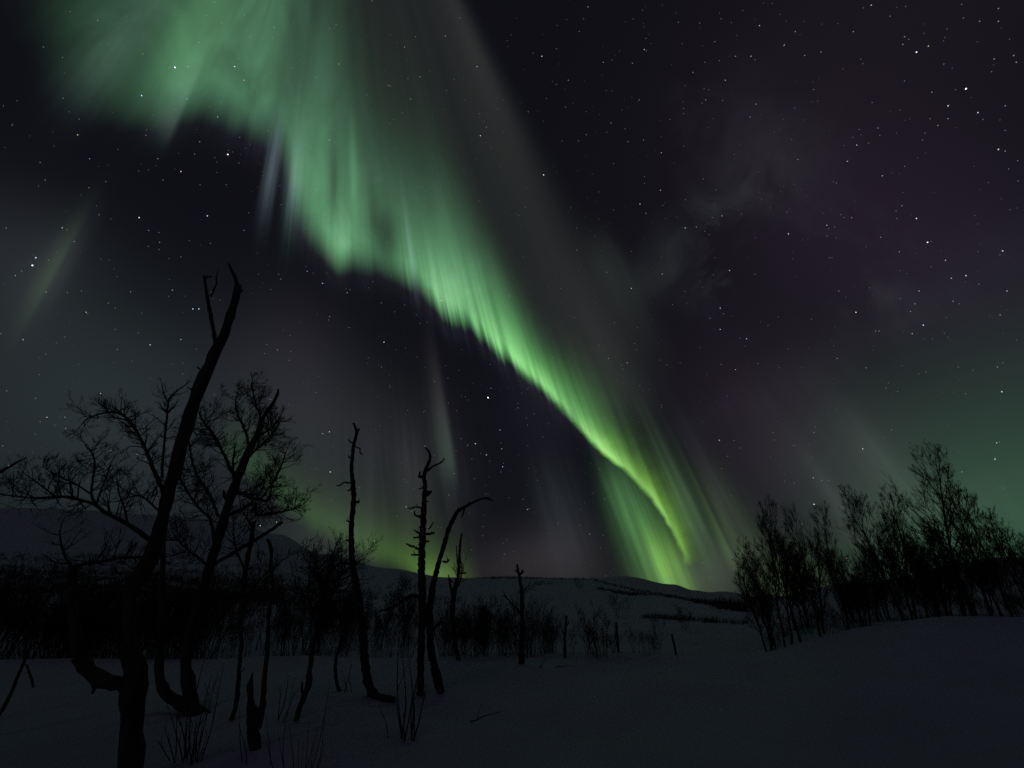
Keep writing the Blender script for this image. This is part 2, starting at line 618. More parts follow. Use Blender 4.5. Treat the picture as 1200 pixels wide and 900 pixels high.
def gnarl(path, rnd, wob, knob):
    res = []
    for i, (p, r) in enumerate(path):
        w = r * wob
        if 0 < i < len(path) - 1:
            p = p + Vector((rnd.uniform(-w, w), rnd.uniform(-w, w), rnd.uniform(-w, w) * .5))
        res.append((p, r * (1 + rnd.uniform(-knob, knob))))
    return res


def twig(w, rnd, p, d, length, rad, level, lift=0.25, wig=0.25, kids=(3, 5), spread=(0.5, 0.95), minr=0.0022, sides=3):
    """a bare twig that bends and forks"""
    n = 5 if level > 0 else 4
    pts, rr = [p.copy()], [rad]
    d = d.normalized()
    q = p.copy()
    dirs = [d.copy()]
    for i in range(n):
        d = (d + Vector((rnd.uniform(-wig, wig), rnd.uniform(-wig, wig), rnd.uniform(-wig, wig) + lift / n))).normalized()
        q = q + d * (length / n)
        pts.append(q.copy())
        dirs.append(d.copy())
        rr.append(max(minr, rad * (1 - 0.72 * (i + 1) / n)))
    w.limb(pts, rr, sides if level < 2 else sides + 1)
    if level <= 0: return
    for _ in range(rnd.randint(*kids)):
        t = rnd.uniform(0.22, 0.95)
        i = min(n - 1, int(t * n))
        f = t * n - i
        bp = pts[i].lerp(pts[i + 1], f)
        base = dirs[i + 1]
        ax = Vector((rnd.gauss(0, 1), rnd.gauss(0, 1), rnd.gauss(0, 1)))
        ax = (ax - base * ax.dot(base))
        if ax.length < 1e-3: continue
        ax.normalize()
        an = rnd.uniform(*spread)
        nd = base * math.cos(an) + ax * math.sin(an)
        twig(w, rnd, bp, nd, length * rnd.uniform(0.35, 0.62) * (1.15 - 0.4 * t), max(minr, rr[i] * 0.62), level - 1, lift, wig, kids, spread, minr, sides)


def pxm(py, depth, px=600):
    """metres per plate unit at a depth, allowing for the wide lens"""
    return depth / FOC / (math.cos(PITCH) - (450.0 - py) / FOC * math.sin(PITCH)) / math.sqrt(1 + ((px - 600) / FOC) ** 2)


def plate(pts, depth, rnd=None, jit=0.0, lean=0.0, scale=1.0):
    """[(px, py, width px)] at one depth -> [(point, radius)]"""
    res = []
    for i, (x, y, wd) in enumerate(pts):
        dd = depth + lean * i + (rnd.uniform(-jit, jit) if (rnd and 0 < i) else 0)
        p = at(x, y, dd)
        res.append((p, 0.5 * wd * scale * pxm(y, dd, x)))
    return res


def local(path, o): return [(p - o, r) for p, r in path]


# the old birches in front, each drawn after its own trunk and limbs
def old_tree(name, label, base, stems, limbs=(), stubs=(), twigs=(), seed=1, depth=None, cat='tree', bark=None, group=None):
    """stems, limbs: lists of (px, py, width) lines; twigs: (index of limb, how many, length m, level);
       stubs: short snapped branches (from px, to px, width)"""
    rnd = random.Random(seed)
    depth = depth or ground_hit(*base)
    gx = at(base[0], base[1], depth).x
    o = Vector((gx, depth, ground_z(gx, depth)))
    root = empty(name, o, label, cat, group)
    bark = bark or M_BARK
    tr = Wood(seed)
    paths = []
    for st in stems:
        pa = local(plate(st, depth, rnd, 0.04), o)
        pa[0] = (pa[0][0] - Vector((0, 0, 0.05)), pa[0][1])
        pa = gnarl(spline(pa, max(0.035, st[0][2] * 0.006)), rnd, 0.12, 0.13)
        tr.limb([p for p, _ in pa], [r for _, r in pa], 14, 0.12)
    for x0, y0, x1, y1, wd in stubs:
        mx, my = (x0 + x1) / 2 + rnd.uniform(-1.5, 1.5), (y0 + y1) / 2 + rnd.uniform(0, 2.2)
        pa = local([(at(x0, y0, depth), .5 * wd * pxm(y0, depth, x0)), (at(mx, my, depth + rnd.uniform(-.06, .06)), .45 * wd * pxm(y0, depth, x0)),
                    (at(x1, y1, depth + rnd.uniform(-.1, .1)), .3 * wd * pxm(y0, depth, x0))], o)
        pa = gnarl(spline(pa, 0.04), rnd, 0.15, 0.15)
        tr.limb([p for p, _ in pa], [r for _, r in pa], 6, 0.1)
        if rnd.random() < 0.6:
            twig(tr, rnd, pa[len(pa) // 2][0], Vector((rnd.uniform(-.7, .7), rnd.uniform(-.5, .5), 1)), rnd.uniform(.03, .10) * depth / 7, pa[-1][1] * .8, 0, .3, .3, minr=0.003 * depth / 7)
    tr.build('trunk', bark, root)
    for li, lm in enumerate(limbs):
        sg = rnd.choice((-1, 1))
        pl = plate(lm, depth)
        sway = [0.0]
        for i in range(1, len(pl)): sway.append(sway[-1] + sg * rnd.uniform(0.0, 0.16) * (pl[i][0] - pl[i - 1][0]).length)
        pa = []
        for i, (x, y, wd) in enumerate(lm):
            dd = depth + sway[i]
            pa.append((at(x, y, dd), .5 * wd * pxm(y, dd, x)))
        pa = gnarl(spline(local(pa, o), 0.05), rnd, 0.3, 0.08)
        paths.append(pa)
        w = Wood(seed * 31 + li)
        w.limb([p for p, _ in pa], [r for _, r in pa], 7, 0.06)
        w.build('branch', bark, root)
    if twigs:
        w = Wood(seed + 77)
        for li, cnt, length, level, *opt in twigs:
            lift = opt[0] if opt else 0.5
            pa = paths[li]
            for _ in range(int(cnt * 1.25)):
                i = int(rnd.uniform(0.18, 0.999) ** 0.8 * (len(pa) - 1))
                p, r = pa[i]
                d0 = (pa[min(i + 1, len(pa) - 1)][0] - pa[max(0, i - 1)][0]).normalized()
                a = Vector((rnd.gauss(0, 1), rnd.gauss(0, .8), rnd.gauss(0.35, .8)))
                a = (a - d0 * a.dot(d0)).normalized()
                twig(w, rnd, p, d0 * 0.5 + a * 0.9, length * rnd.uniform(.5, 1.35), min(r * 0.6, 0.009), level, lift, .3, (3, 6), minr=0.0019 * depth / 7)
            p, r = pa[-1]
            twig(w, rnd, p, (pa[-1][0] - pa[-2][0]), length * .8, r, level, lift, minr=0.0026 * depth / 7)
        w.build('twig_crown', M_TWIG, root)
    return root


# 1 the tallest, forked and leaning, with a J-shaped stem on its left
old_tree('birch_tree', 'tallest leaning birch with forked broken top and thick trunk at lower left', (152, 905), seed=3, depth=5.7,
    stems=[[(153, 935, 31), (153, 900, 29), (154, 860, 29), (155, 820, 31), (157, 795, 32), (158, 780, 27), (152, 755, 18), (151, 730, 17), (153, 705, 19),
            (161, 680, 22), (174, 657, 22), (185, 632, 19), (192, 604, 17), (199, 570, 17), (209, 535, 17), (219, 500, 17), (229, 470, 17), (240, 440, 16), (250, 418, 14), (259, 400, 12.5),
            (267, 380, 11), (273, 360, 10), (278, 340, 10), (279, 336, 8)],
           [(278, 342, 5), (277, 330, 5), (272, 318, 4), (268, 309, 2.5)],
           [(256, 408, 6), (251, 392, 5), (247, 370, 5), (243, 348, 4), (241, 335, 3.5), (239, 323, 2.5)],
           [(157, 806, 15), (142, 802, 17), (127, 799, 20), (112, 793, 22), (100, 780, 21), (93, 763, 18), (89, 745, 16), (86, 725, 14), (84, 700, 13), (84, 680, 13), (86, 664, 11)]],
    limbs=[[(186, 640, 8), (172, 630, 7), (150, 614, 6), (127, 603, 5.5), (112, 592, 5), (95, 586, 4.5), (78, 582, 4), (55, 584, 3.5), (30, 583, 3), (0, 579, 2.5), (-25, 573, 2)],
           [(112, 592, 4), (107, 580, 3.5), (108, 565, 3.5), (111, 548, 3), (109, 533, 2.5), (101, 523, 2)],
           [(113, 592, 3), (118, 575, 2.5), (124, 560, 2.5), (129, 545, 2)],
           [(105, 578, 3), (92, 569, 2.5), (80, 563, 2.5), (65, 557, 2), (52, 548, 1.5)],
           [(66, 582, 3), (52, 572, 2.5), (40, 563, 2), (30, 556, 1.5)],
           [(194, 585, 7), (187, 565, 6), (178, 545, 5.5), (170, 525, 5), (162, 508, 4), (152, 494, 4), (142, 485, 3.5), (128, 483, 3), (114, 486, 2.5), (103, 490, 2), (96, 497, 1.5)],
           [(190, 560, 4), (191, 535, 3.5), (194, 505, 3), (196, 485, 3), (198, 468, 2.5), (205, 460, 2), (213, 454, 2)],
           [(196, 470, 2), (192, 461, 1.5), (190, 452, 1.5)],
           [(84, 668, 8), (98, 661, 6), (118, 658, 5), (140, 654, 5), (165, 653, 4), (178, 648, 3)],
           [(86, 668, 6), (78, 655, 4), (72, 640, 3), (70, 622, 2)],
           [(205, 545, 4), (212, 540, 3), (222, 520, 2.5), (232, 500, 2)] if False else [(190, 600, 4), (183, 596, 3), (165, 581, 2.5), (148, 584, 2)],
           [(150, 614, 3), (146, 596, 2.5), (140, 580, 2), (137, 560, 1.5)]],
    stubs=[(243, 437, 231, 430, 3), (231, 463, 224, 455, 4), (226, 458, 219, 453, 2), (228, 456, 229, 448, 2), (247, 347, 254, 332, 3), (254, 332, 256, 316, 2), (278, 344, 284, 340, 5), (250, 420, 246, 419, 4),
           (243, 324, 248, 323, 2), (242, 326, 238, 324, 3), (256, 418, 247, 421, 3), (110, 803, 108, 812, 6), (167, 792, 172, 803, 8), (96, 780, 85, 774, 7)],
    twigs=[(0, 30, .34, 2), (1, 16, .26, 2), (2, 8, .25, 2), (3, 16, .2, 2), (4, 10, .22, 2), (5, 40, .30, 2), (6, 16, .22, 1), (7, 4, .15, 1), (8, 12, .34, 2, .9), (9, 8, .3, 1), (10, 12, .3, 2), (11, 8, .25, 1)])

# 2 the bushy birch right of it
old_tree('birch_tree', 'bushy many-twigged birch leaning right behind the tallest leaning birch', (225, 838), seed=5, depth=8.2,
    stems=[[(226, 842, 22), (224, 825, 22), (221, 808, 17), (219, 785, 15), (220, 760, 14), (225, 735, 14), (233, 708, 14), (240, 685, 13), (247, 660, 12.5), (256, 630, 12), (264, 603, 11.5), (271, 580, 11),
            (279, 560, 10), (286, 540, 9.5), (293, 525, 9), (302, 508, 8), (305, 496, 6), (311, 485, 5), (319, 474, 4.5), (325, 462, 3.5), (326, 456, 2)],
           [(223, 829, 15), (212, 824, 16), (200, 817, 15), (191, 806, 13), (187, 790, 12), (187, 770, 12), (189, 745, 11), (190, 715, 10), (190, 690, 9), (191, 665, 7), (191, 640, 6), (193, 615, 5)]],
    limbs=[[(277, 562, 6), (270, 548, 5), (262, 532, 4), (255, 518, 4), (247, 505, 3.5), (240, 497, 3), (234, 486, 2)],
           [(292, 528, 4), (290, 512, 3.5), (284, 497, 3), (278, 484, 2.5), (276, 472, 2), (277, 464, 1.5)],
           [(305, 500, 4), (305, 488, 3), (300, 475, 2.5), (297, 462, 2), (295, 448, 1.5)],
           [(266, 598, 6), (275, 580, 4), (286, 578, 5), (295, 584, 5), (305, 585, 4), (313, 587, 3), (318, 572, 2.5), (322, 560, 2)],
           [(264, 605, 5), (280, 598, 4), (298, 590, 4), (300, 602, 4), (303, 604, 3.5), (322, 601, 3), (338, 598, 2.5), (354, 592, 1.5)],
           [(252, 640, 5), (247, 610, 4), (235, 597, 3.5), (222, 580, 3), (212, 562, 2.5), (208, 548, 2)],
           [(256, 605, 4), (245, 578, 4), (232, 560, 3), (225, 540, 3), (222, 520, 2)],
           [(298, 516, 4), (308, 508, 3), (318, 502, 2.5), (326, 492, 2)],
           [(285, 545, 4), (297, 530, 3), (310, 518, 2.5), (322, 505, 2)],
           [(272, 580, 4), (274, 560, 3), (273, 545, 3), (274, 532, 3)],
           [(305, 585, 3), (318, 568, 2.5), (328, 550, 2), (335, 530, 1.5)],
           [(246, 665, 4), (228, 650, 3), (215, 640, 2.5), (205, 628, 2)],
           [(246, 664, 5), (262, 655, 5), (285, 641, 5), (305, 629, 4.5), (331, 612, 4)]],
    stubs=[(230, 828, 240, 832, 8), (238, 830, 252, 837, 3), (268, 590, 262, 575, 5)],
    twigs=[(0, 34, .42, 2), (1, 22, .36, 2), (2, 18, .3, 2), (3, 34, .42, 2), (4, 34, .34, 2, .1), (5, 34, .45, 2), (6, 30, .42, 2), (7, 18, .36, 2), (8, 26, .42, 2), (9, 10, .3, 1), (10, 20, .34, 2), (11, 24, .4, 2)])

# 3, 4 thin stems between
old_tree('birch_tree', 'thin crooked birch stem rising right behind the bushy birch', (270, 845), seed=7,
    stems=[[(270, 845, 6), (276, 828, 6), (279, 805, 5.5), (280, 785, 5), (283, 755, 5.5), (282, 730, 6), (284, 700, 6), (287, 675, 6), (291, 650, 6), (295, 630, 5.5), (297, 612, 5)]],
    limbs=[[(284, 700, 3), (296, 690, 2.5), (307, 676, 2), (316, 668, 1.5)], [(288, 670, 3), (281, 655, 2.5), (276, 640, 2), (274, 625, 1.5)], [(296, 618, 3), (288, 605, 2), (283, 596, 1.5)]],
    stubs=[(280, 790, 287, 783, 2), (296, 614, 300, 610, 3)], twigs=[(0, 10, .5, 2), (1, 12, .5, 2), (2, 9, .4, 2)])
old_tree('birch_stump', 'black forked stump with a tall thin stem growing from its side', (300, 893), seed=8, depth=6.6,
    stems=[[(300, 897, 13), (299, 878, 15), (297, 858, 17), (298, 842, 19), (294, 828, 10), (293, 814, 8), (293, 803, 7), (295, 794, 4), (296, 789, 1.5)],
           [(303, 848, 10), (307, 832, 8), (309, 812, 6), (310, 792, 5.5), (313, 770, 5.5), (314, 745, 5), (315, 720, 5), (317, 700, 5), (320, 683, 5), (317, 668, 4), (318, 650, 4), (316, 637, 4), (313, 632, 3)]],
    limbs=[[(316, 705, 3), (310, 695, 2.5), (310, 685, 2.5), (314, 676, 2)]], stubs=[(298, 843, 305, 838, 8)], twigs=[(0, 4, .25, 1)], cat='stump')

# 5 small twiggy birch, middle left
old_tree('birch_tree', 'small twiggy birch with a bent foot left of the curved dead trunk', (347, 845), seed=9,
    stems=[[(346, 845, 6), (351, 830, 7), (357, 815, 7), (362, 800, 8), (363, 785, 6), (366, 765, 6), (371, 740, 6), (376, 718, 6), (380, 700, 5), (383, 685, 4), (386, 670, 3)]],
    limbs=[[(372, 738, 4), (365, 715, 3), (362, 695, 2.5), (362, 678, 2)], [(376, 720, 4), (388, 700, 3), (396, 684, 2.5), (400, 668, 2)], [(381, 698, 3), (375, 682, 2.5), (372, 665, 2)], [(368, 752, 3), (384, 735, 2.5), (396, 722, 2)]],
    stubs=[(356, 818, 354, 800, 4)], twigs=[(0, 26, .55, 2), (1, 26, .55, 2), (2, 24, .5, 2), (3, 16, .5, 2)])

# 6 the curved snag
old_tree('dead_birch', 'slender S-curved dead trunk with a hooked foot and knobbly top', (448, 820), seed=11,
    stems=[[(463, 817, 9.0), (452, 820, 11.0), (441, 818, 12.0), (434, 808, 11.2), (430, 792, 10.3), (427, 770, 9.9), (425, 745, 9.5), (423, 722, 9.0), (420, 700, 8.6), (416, 680, 8.6), (413, 660, 7.3), (412, 640, 6.9), (412, 615, 6.5),
            (414, 590, 6.0), (414, 570, 5.6), (412, 552, 4.7), (413, 535, 4.3), (415, 520, 4.3), (418, 508, 3.9), (417, 502, 3.4), (414, 496, 2.6)]],
    limbs=[[(411, 661, 4), (402, 660, 3), (393, 664, 3), (386, 672, 2.5), (380, 680, 2)]],
    stubs=[(412, 566, 403, 565, 2.5), (403, 565, 394, 569, 2), (412, 570, 407, 575, 2.5), (416, 523, 422, 525, 2), (422, 525, 425, 533, 2), (414, 519, 408, 514, 2), (417, 507, 421, 502, 3), (418, 588, 421, 587, 3),
           (411, 611, 406, 610, 2.5), (411, 632, 405, 633, 2.5), (411, 536, 408, 534, 2)], twigs=[(0, 6, .4, 1, -.1)])

# 7 the stubby snag and 8 the arching one beside it
old_tree('dead_birch', 'straight dead trunk covered in short stubs, left of the arching one', (493, 815), seed=13,
    stems=[[(492, 818, 7.7), (493, 800, 8.6), (493, 775, 8.2), (494, 750, 8.6), (495, 725, 8.6), (495, 700, 9.5), (494, 680, 9.5), (494, 660, 8.6), (495, 635, 7.7), (496, 610, 6.9), (497, 590, 6.0), (498, 570, 5.2), (497, 557, 4.7), (500, 548, 4.3), (504, 538, 3.4),
            (503, 530, 2.6), (498, 524, 1.7)]],
    stubs=[(499, 552, 508, 546, 3), (508, 546, 515, 543, 2.5), (515, 543, 521, 537, 2), (496, 558, 490, 558, 3), (491, 558, 492, 553, 3), (498, 575, 506, 576, 4), (499, 580, 505, 577, 3), (496, 595, 486, 594, 2.5), (486, 594, 478, 595, 2),
           (495, 603, 487, 604, 4), (487, 604, 486, 599, 2.5), (497, 625, 509, 624, 4), (502, 620, 508, 612, 2), (494, 624, 485, 621, 3), (485, 630, 493, 628, 2.5), (493, 643, 485, 640, 3), (485, 640, 476, 637, 3), (493, 650, 482, 650, 3),
           (497, 632, 503, 634, 3), (496, 570, 490, 573, 2), (497, 584, 503, 588, 2)],
    limbs=[[(492, 700, 5), (484, 698, 4), (474, 702, 3.5), (464, 709, 3), (456, 713, 2.5)]], twigs=[(0, 6, .3, 1)])
old_tree('dead_birch', 'dead trunk arching right at its bare top, beside the stubby one', (512, 812), seed=14,
    stems=[[(521, 825, 6.6), (518, 815, 8.2), (514, 800, 10.7), (509, 780, 9.0), (505, 760, 8.2), (504, 740, 8.2), (503, 720, 8.2), (505, 700, 7.4), (509, 680, 6.6), (514, 660, 6.1), (520, 640, 5.7), (525, 622, 5.3), (531, 609, 4.9), (537, 599, 4.5), (545, 594, 3.3),
            (554, 589, 2.9), (563, 585, 2.5), (571, 584, 2.5), (577, 587, 1.2)]],
    stubs=[(519, 658, 526, 656, 3), (536, 600, 536, 597, 3), (532, 609, 531, 604, 2), (544, 597, 541, 606, 2), (545, 595, 550, 588, 2)],
    limbs=[[(503, 745, 4), (510, 735, 3), (517, 728, 2.5)]], twigs=[(0, 5, .3, 1)])

# 9, 10 small snags in the thicket
old_tree('dead_birch', 'thin forked dead stem in the bushes right of the arching trunk', (538, 772), seed=16, depth=14.2,
    stems=[[(538, 776, 5), (533, 750, 5), (530, 725, 5.5), (531, 705, 6), (533, 690, 5.5), (537, 675, 4), (538, 660, 3.5), (539, 642, 3), (541, 625, 2)], [(531, 700, 3), (528, 688, 3), (526, 678, 2)]],
    stubs=[(537, 673, 543, 670, 2), (538, 668, 535, 640, 2), (541, 671, 547, 671, 2), (530, 682, 525, 674, 2), (533, 690, 538, 684, 2)],
    limbs=[[(534, 690, 3), (540, 680, 2), (541, 665, 1.5)]], twigs=[(0, 8, .4, 1)])
old_tree('dead_birch', 'short straight snag with a tiny forked tip standing in the bushes', (611, 778), seed=17,
    stems=[[(611, 780, 7), (611, 760, 6), (612, 735, 5.5), (612, 710, 5), (611, 690, 4.5), (609, 678, 3.5), (607, 668, 3), (606, 661, 2)]],
    stubs=[(609, 675, 613, 667, 2.5), (608, 672, 603, 668, 2), (611, 672, 614, 670, 2)],
    limbs=[[(611, 722, 3), (605, 712, 2.5), (598, 706, 2)], [(610, 700, 2), (616, 690, 1.5)]], twigs=[(0, 6, .35, 1), (1, 3, .3, 1)])
old_tree('upright_stick', 'single bare crooked shoot between the snag and the last bushes', (664, 760), seed=18, depth=15.4,
    stems=[[(662, 768, 3.5), (662, 750, 3), (663, 735, 3), (664, 722, 2.5)]], stubs=[(662, 748, 657, 732, 2), (663, 735, 667, 728, 1.5)])
old_tree('upright_stick', 'short upright stick in the snow beside the rust-brown bush', (724, 764), seed=19,
    stems=[[(725, 765, 3), (724, 755, 3), (723, 742, 3), (722, 730, 2.5)]], cat='stick')
old_tree('upright_stick', 'rightmost lone stick leaning left in open snow', (793, 768), seed=20,
    stems=[[(793, 769, 3), (791, 760, 3), (789, 751, 2.5), (787, 743, 2)]], cat='stick')

# the birch whose limb reaches in at the left edge, and two sticks below it
old_tree('birch_tree', 'birch at the left picture edge showing only a snapped limb', (-70, 850), seed=21, depth=6.5,
    stems=[[(-75, 900, 26), (-72, 850, 24), (-66, 780, 20), (-60, 700, 17), (-54, 620, 14), (-50, 540, 10), (-46, 470, 6), (-40, 420, 3)]],
    limbs=[[(-56, 650, 9), (-38, 600, 7), (-15, 566, 6), (0, 553, 5), (12, 546, 4.5), (23, 540, 3.5)]], twigs=[(0, 2, .1, 0)])
old_tree('dead_branch', 'long dead branch leaning up from the snow at left edge', (-8, 842), seed=22,
    stems=[[(-8, 846, 6), (3, 831, 6), (13, 812, 5.5), (20, 795, 5), (27, 778, 4.5), (33, 762, 4)]], cat='branch')
old_tree('dead_branch', 'short dead branch poking out of the snow beside the long one', (41, 806), seed=23,
    stems=[[(41, 807, 3), (38, 800, 4), (35, 790, 3.5), (31, 779, 3)]], cat='branch')
# stems crossing the snow before the thicket
old_tree('birch_sapling', 'bent sapling with a curled foot between small birch and curved trunk', (400, 810), seed=24,
    stems=[[(400, 810, 4), (395, 802, 4), (393, 788, 4), (394, 772, 4), (400, 752, 4), (408, 735, 3.5), (414, 724, 2.5)]], limbs=[[(396, 765, 2.5), (400, 745, 2), (398, 725, 1.5)]], twigs=[(0, 8, .4, 1)], cat='sapling')


# ---- slender shoots pushing through the snow in front
def shoots(name, label, base, tips, depth=None, seed=1, fork=1, wd=2.0, mat=None, cat='shrub'):
    rnd = random.Random(seed)
    depth = depth or ground_hit(*base)
    gx = at(base[0], base[1], depth).x
    o = Vector((gx, depth, ground_z(gx, depth)))
    w = Wood(seed)
    for bx, by, tx, ty in tips:
        dd = depth + rnd.uniform(-.12, .12)
        p0, p1 = at(bx, by, dd), at(tx, ty, dd + rnd.uniform(-.15, .15))
        p0.z = min(p0.z, ground_z(p0.x, p0.y)) - .03
        side_ = Vector((rnd.uniform(-1, 1), rnd.uniform(-1, 1), 0)) * (p1 - p0).length * .07
        pa = spline([(p0, wd * .42 * pxm(by, dd, bx)), (p0.lerp(p1, .35) + side_, wd * .35 * pxm(by, dd, bx)), (p0.lerp(p1, .7) + side_ * .6, wd * .25 * pxm(by, dd, bx)), (p1, wd * .12 * pxm(by, dd, bx))], .08)
        pa = local(pa, o)
        w.limb([p for p, _ in pa], [r for _, r in pa], 4)
        for _ in range(fork):
            i = rnd.randint(len(pa) // 3, len(pa) - 2)
            d = (pa[i + 1][0] - pa[i][0]).normalized()
            a = Vector((rnd.gauss(0, 1), rnd.gauss(0, 1), 0)).normalized()
            twig(w, rnd, pa[i][0], d + a * .45, (p1 - p0).length * rnd.uniform(.2, .38), pa[i][1] * .7, 1, .3, .12, (0, 2))
    ob = w.build(name, mat or M_TWIG)
    ob.location = o
    thing(ob, label, cat)
    return ob


shoots('willow_sapling', 'tangle of bare shoots at the foot of the bushy birch', (213, 905), [(222, 908, 232, 838), (218, 908, 197, 828), (210, 906, 192, 850), (205, 905, 207, 836), (226, 905, 243, 862), (215, 908, 222, 800), (230, 908, 248, 790), (228, 905, 256, 785),
    (208, 900, 185, 868), (222, 900, 213, 850), (226, 900, 240, 770), (232, 900, 262, 778), (219, 905, 226, 845), (224, 906, 229, 838), (221, 906, 217, 842), (227, 906, 238, 842), (214, 905, 203, 815)], depth=6.3, seed=31, fork=2, wd=2.6)
shoots('willow_sapling', 'two thin saplings rising in a narrow V below the stubby trunk', (480, 866), [(475, 866, 473, 835), (474, 838, 463, 815), (475, 840, 484, 810), (486, 864, 486, 825), (486, 830, 494, 770), (485, 826, 479, 770), (474, 838, 467, 745), (486, 835, 500, 800), (473, 835, 471, 760)], seed=32, fork=1, wd=2.6)
shoots('willow_sapling', 'fan of long thin shoots low in front of the forked stump', (355, 915), [(360, 915, 386, 805), (352, 915, 372, 850), (345, 915, 338, 845), (365, 915, 381, 830), (340, 915, 326, 860), (357, 915, 362, 842), (350, 915, 350, 868), (371, 915, 382, 870), (335, 915, 345, 795), (366, 915, 372, 860), (330, 912, 312, 868), (348, 915, 356, 872)], depth=5.75, seed=33, fork=0, wd=1.7)
shoots('willow_sapling', 'two slim shoots standing in snow right of the forked stump', (328, 845), [(324, 845, 338, 797), (331, 847, 347, 806), (326, 846, 330, 803)], seed=34, fork=1, wd=2.2)
shoots('willow_sapling', 'two long shoots curving beside the forked stump', (283, 900), [(290, 905, 277, 840), (318, 905, 311, 838), (288, 905, 281, 828)], depth=6.2, seed=35, fork=0, wd=1.8)
shoots('willow_sapling', 'lone faint shoot leaning left below the curved trunk', (455, 866), [(455, 867, 444, 826)], seed=36, fork=0, wd=1.8)
shoots('willow_sapling', 'few hair-thin shoots beside the bent sapling foot', (405, 812), [(408, 813, 400, 785), (412, 812, 408, 790), (403, 812, 412, 778)], seed=37, fork=1, wd=1.6)


# ---- shrubs of the thicket
def shrub_mesh(seed, stems, height, spread, level=2, dens=(3, 5), low=0.35, rad=0.012, mat=None, minr=0.004, name='shrub'):
    rnd = random.Random(seed)
    w = Wood(seed)
    for _ in range(stems):
        a = rnd.uniform(0, 2 * math.pi)
        b = rnd.uniform(0, 1) ** .5 * spread * .45
        p = Vector((math.cos(a) * b, math.sin(a) * b, -0.25))
        d = Vector((math.cos(a) * rnd.uniform(0, .35), math.sin(a) * rnd.uniform(0, .35), 1)).normalized()
        L = height * rnd.uniform(.6, 1.05)
        pts, rr = [], []
        n = 7
        q = p.copy()
        for i in range(n + 1):
            pts.append(q.copy())
            rr.append(max(minr, rad * (1 - .75 * i / n) * rnd.uniform(.85, 1.2)))
            d = (d + Vector((rnd.uniform(-.16, .16), rnd.uniform(-.16, .16), .04))).normalized()
            q = q + d * (L + .25) / n
        w.limb(pts, rr, 4)
        for _ in range(rnd.randint(5, 8)):
            t = rnd.uniform(low, .98)
            i = min(n - 1, int(t * n))
            bp = pts[i].lerp(pts[i + 1], t * n - i)
            a2 = rnd.uniform(0, 2 * math.pi)
            dd = Vector((math.cos(a2) * .6, math.sin(a2) * .6, rnd.uniform(.5, 1.1)))
            twig(w, rnd, bp, dd, L * rnd.uniform(.2, .42), rr[i] * .6, level - 1, .3, .2, dens, (.3, .75), minr)
    return w


SH = [shrub_mesh(100 + i, [11, 9, 13, 8, 12, 10][i], [2.0, 1.8, 2.1, 1.7, 1.9, 2.2][i], [1.0, .8, 1.2, .7, 1.1, .9][i], 2, (4, 6), [.42, .38, .5, .45, .4, .48][i]) for i in range(6)]
SHM = []


def put(mesh_ob, loc, rz, sc, label, cat, group):
    o = mesh_ob.copy()
    COL.objects.link(o)
    o.location = loc
    o.rotation_euler = (0, 0, rz)
    o.scale = sc
    thing(o, label, cat, group)
    return o


first = [w.build('shrub', M_TWIG) for w in SH]
used = set()
TH_LAB = 'bare leafless shrub crowded in the black thicket along the snow bank'
TH_GRP = 'bare shrubs of the thicket along the bank'


def shrub(px, depth, sc, rz, label=TH_LAB, grp=TH_GRP, var=None, rnd=random):
    k = rnd.randint(0, 5) if var is None else var
    x = slope(px, 730)[0] * depth
    loc = Vector((x, depth, ground_z(x, depth)))
    s3 = (sc * rnd.uniform(.9, 1.15), sc * rnd.uniform(.9, 1.15), sc)
    if k not in used:
        used.add(k)
        o = first[k]
        o.location = loc; o.rotation_euler = (0, 0, rz); o.scale = s3
        thing(o, label, 'shrub', grp)
        return o
    return put(first[k], loc, rz, s3, label, 'shrub', grp)


rt = random.Random(77)
hgt = [(-80, 1.1), (60, 1.08), (200, 1.05), (260, .95), (350, .85), (450, .80), (520, .72), (600, .68), (650, .58), (670, .4)]


def H(px): return interp(px, [a for a, _ in hgt], [b for _, b in hgt])


for i in range(96):                                               # dense left half
    px = rt.uniform(-70, 250)
    dp = rt.uniform(15.2, 24) if i % 3 else rt.uniform(15.0, 17.0)
    shrub(px, dp, H(px) * rt.uniform(.5, 1.06) * (1 + (dp - 16) * .02), rt.uniform(0, 6.28), rnd=rt)
for i in range(24):                                               # looser middle
    px = rt.uniform(250, 505)
    dp = rt.uniform(15.4, 23)
    shrub(px, dp, H(px) * rt.uniform(.4, 1.1), rt.uniform(0, 6.28), rnd=rt)
for i in range(34):                                               # dense clump left and right of the snag
    px = rt.uniform(520, 648)
    dp = rt.uniform(14.9, 18.5)
    shrub(px, dp, H(px) * rt.uniform(.5, 1.15), rt.uniform(0, 6.28), rnd=rt)
for i in range(68):                                               # second belt, farther back
    px = rt.uniform(-60, 570)
    dp = rt.uniform(25, 44)
    shrub(px, dp, rt.uniform(.7, 1.05) * (1.25 - px / 1100), rt.uniform(0, 6.28), rnd=rt)
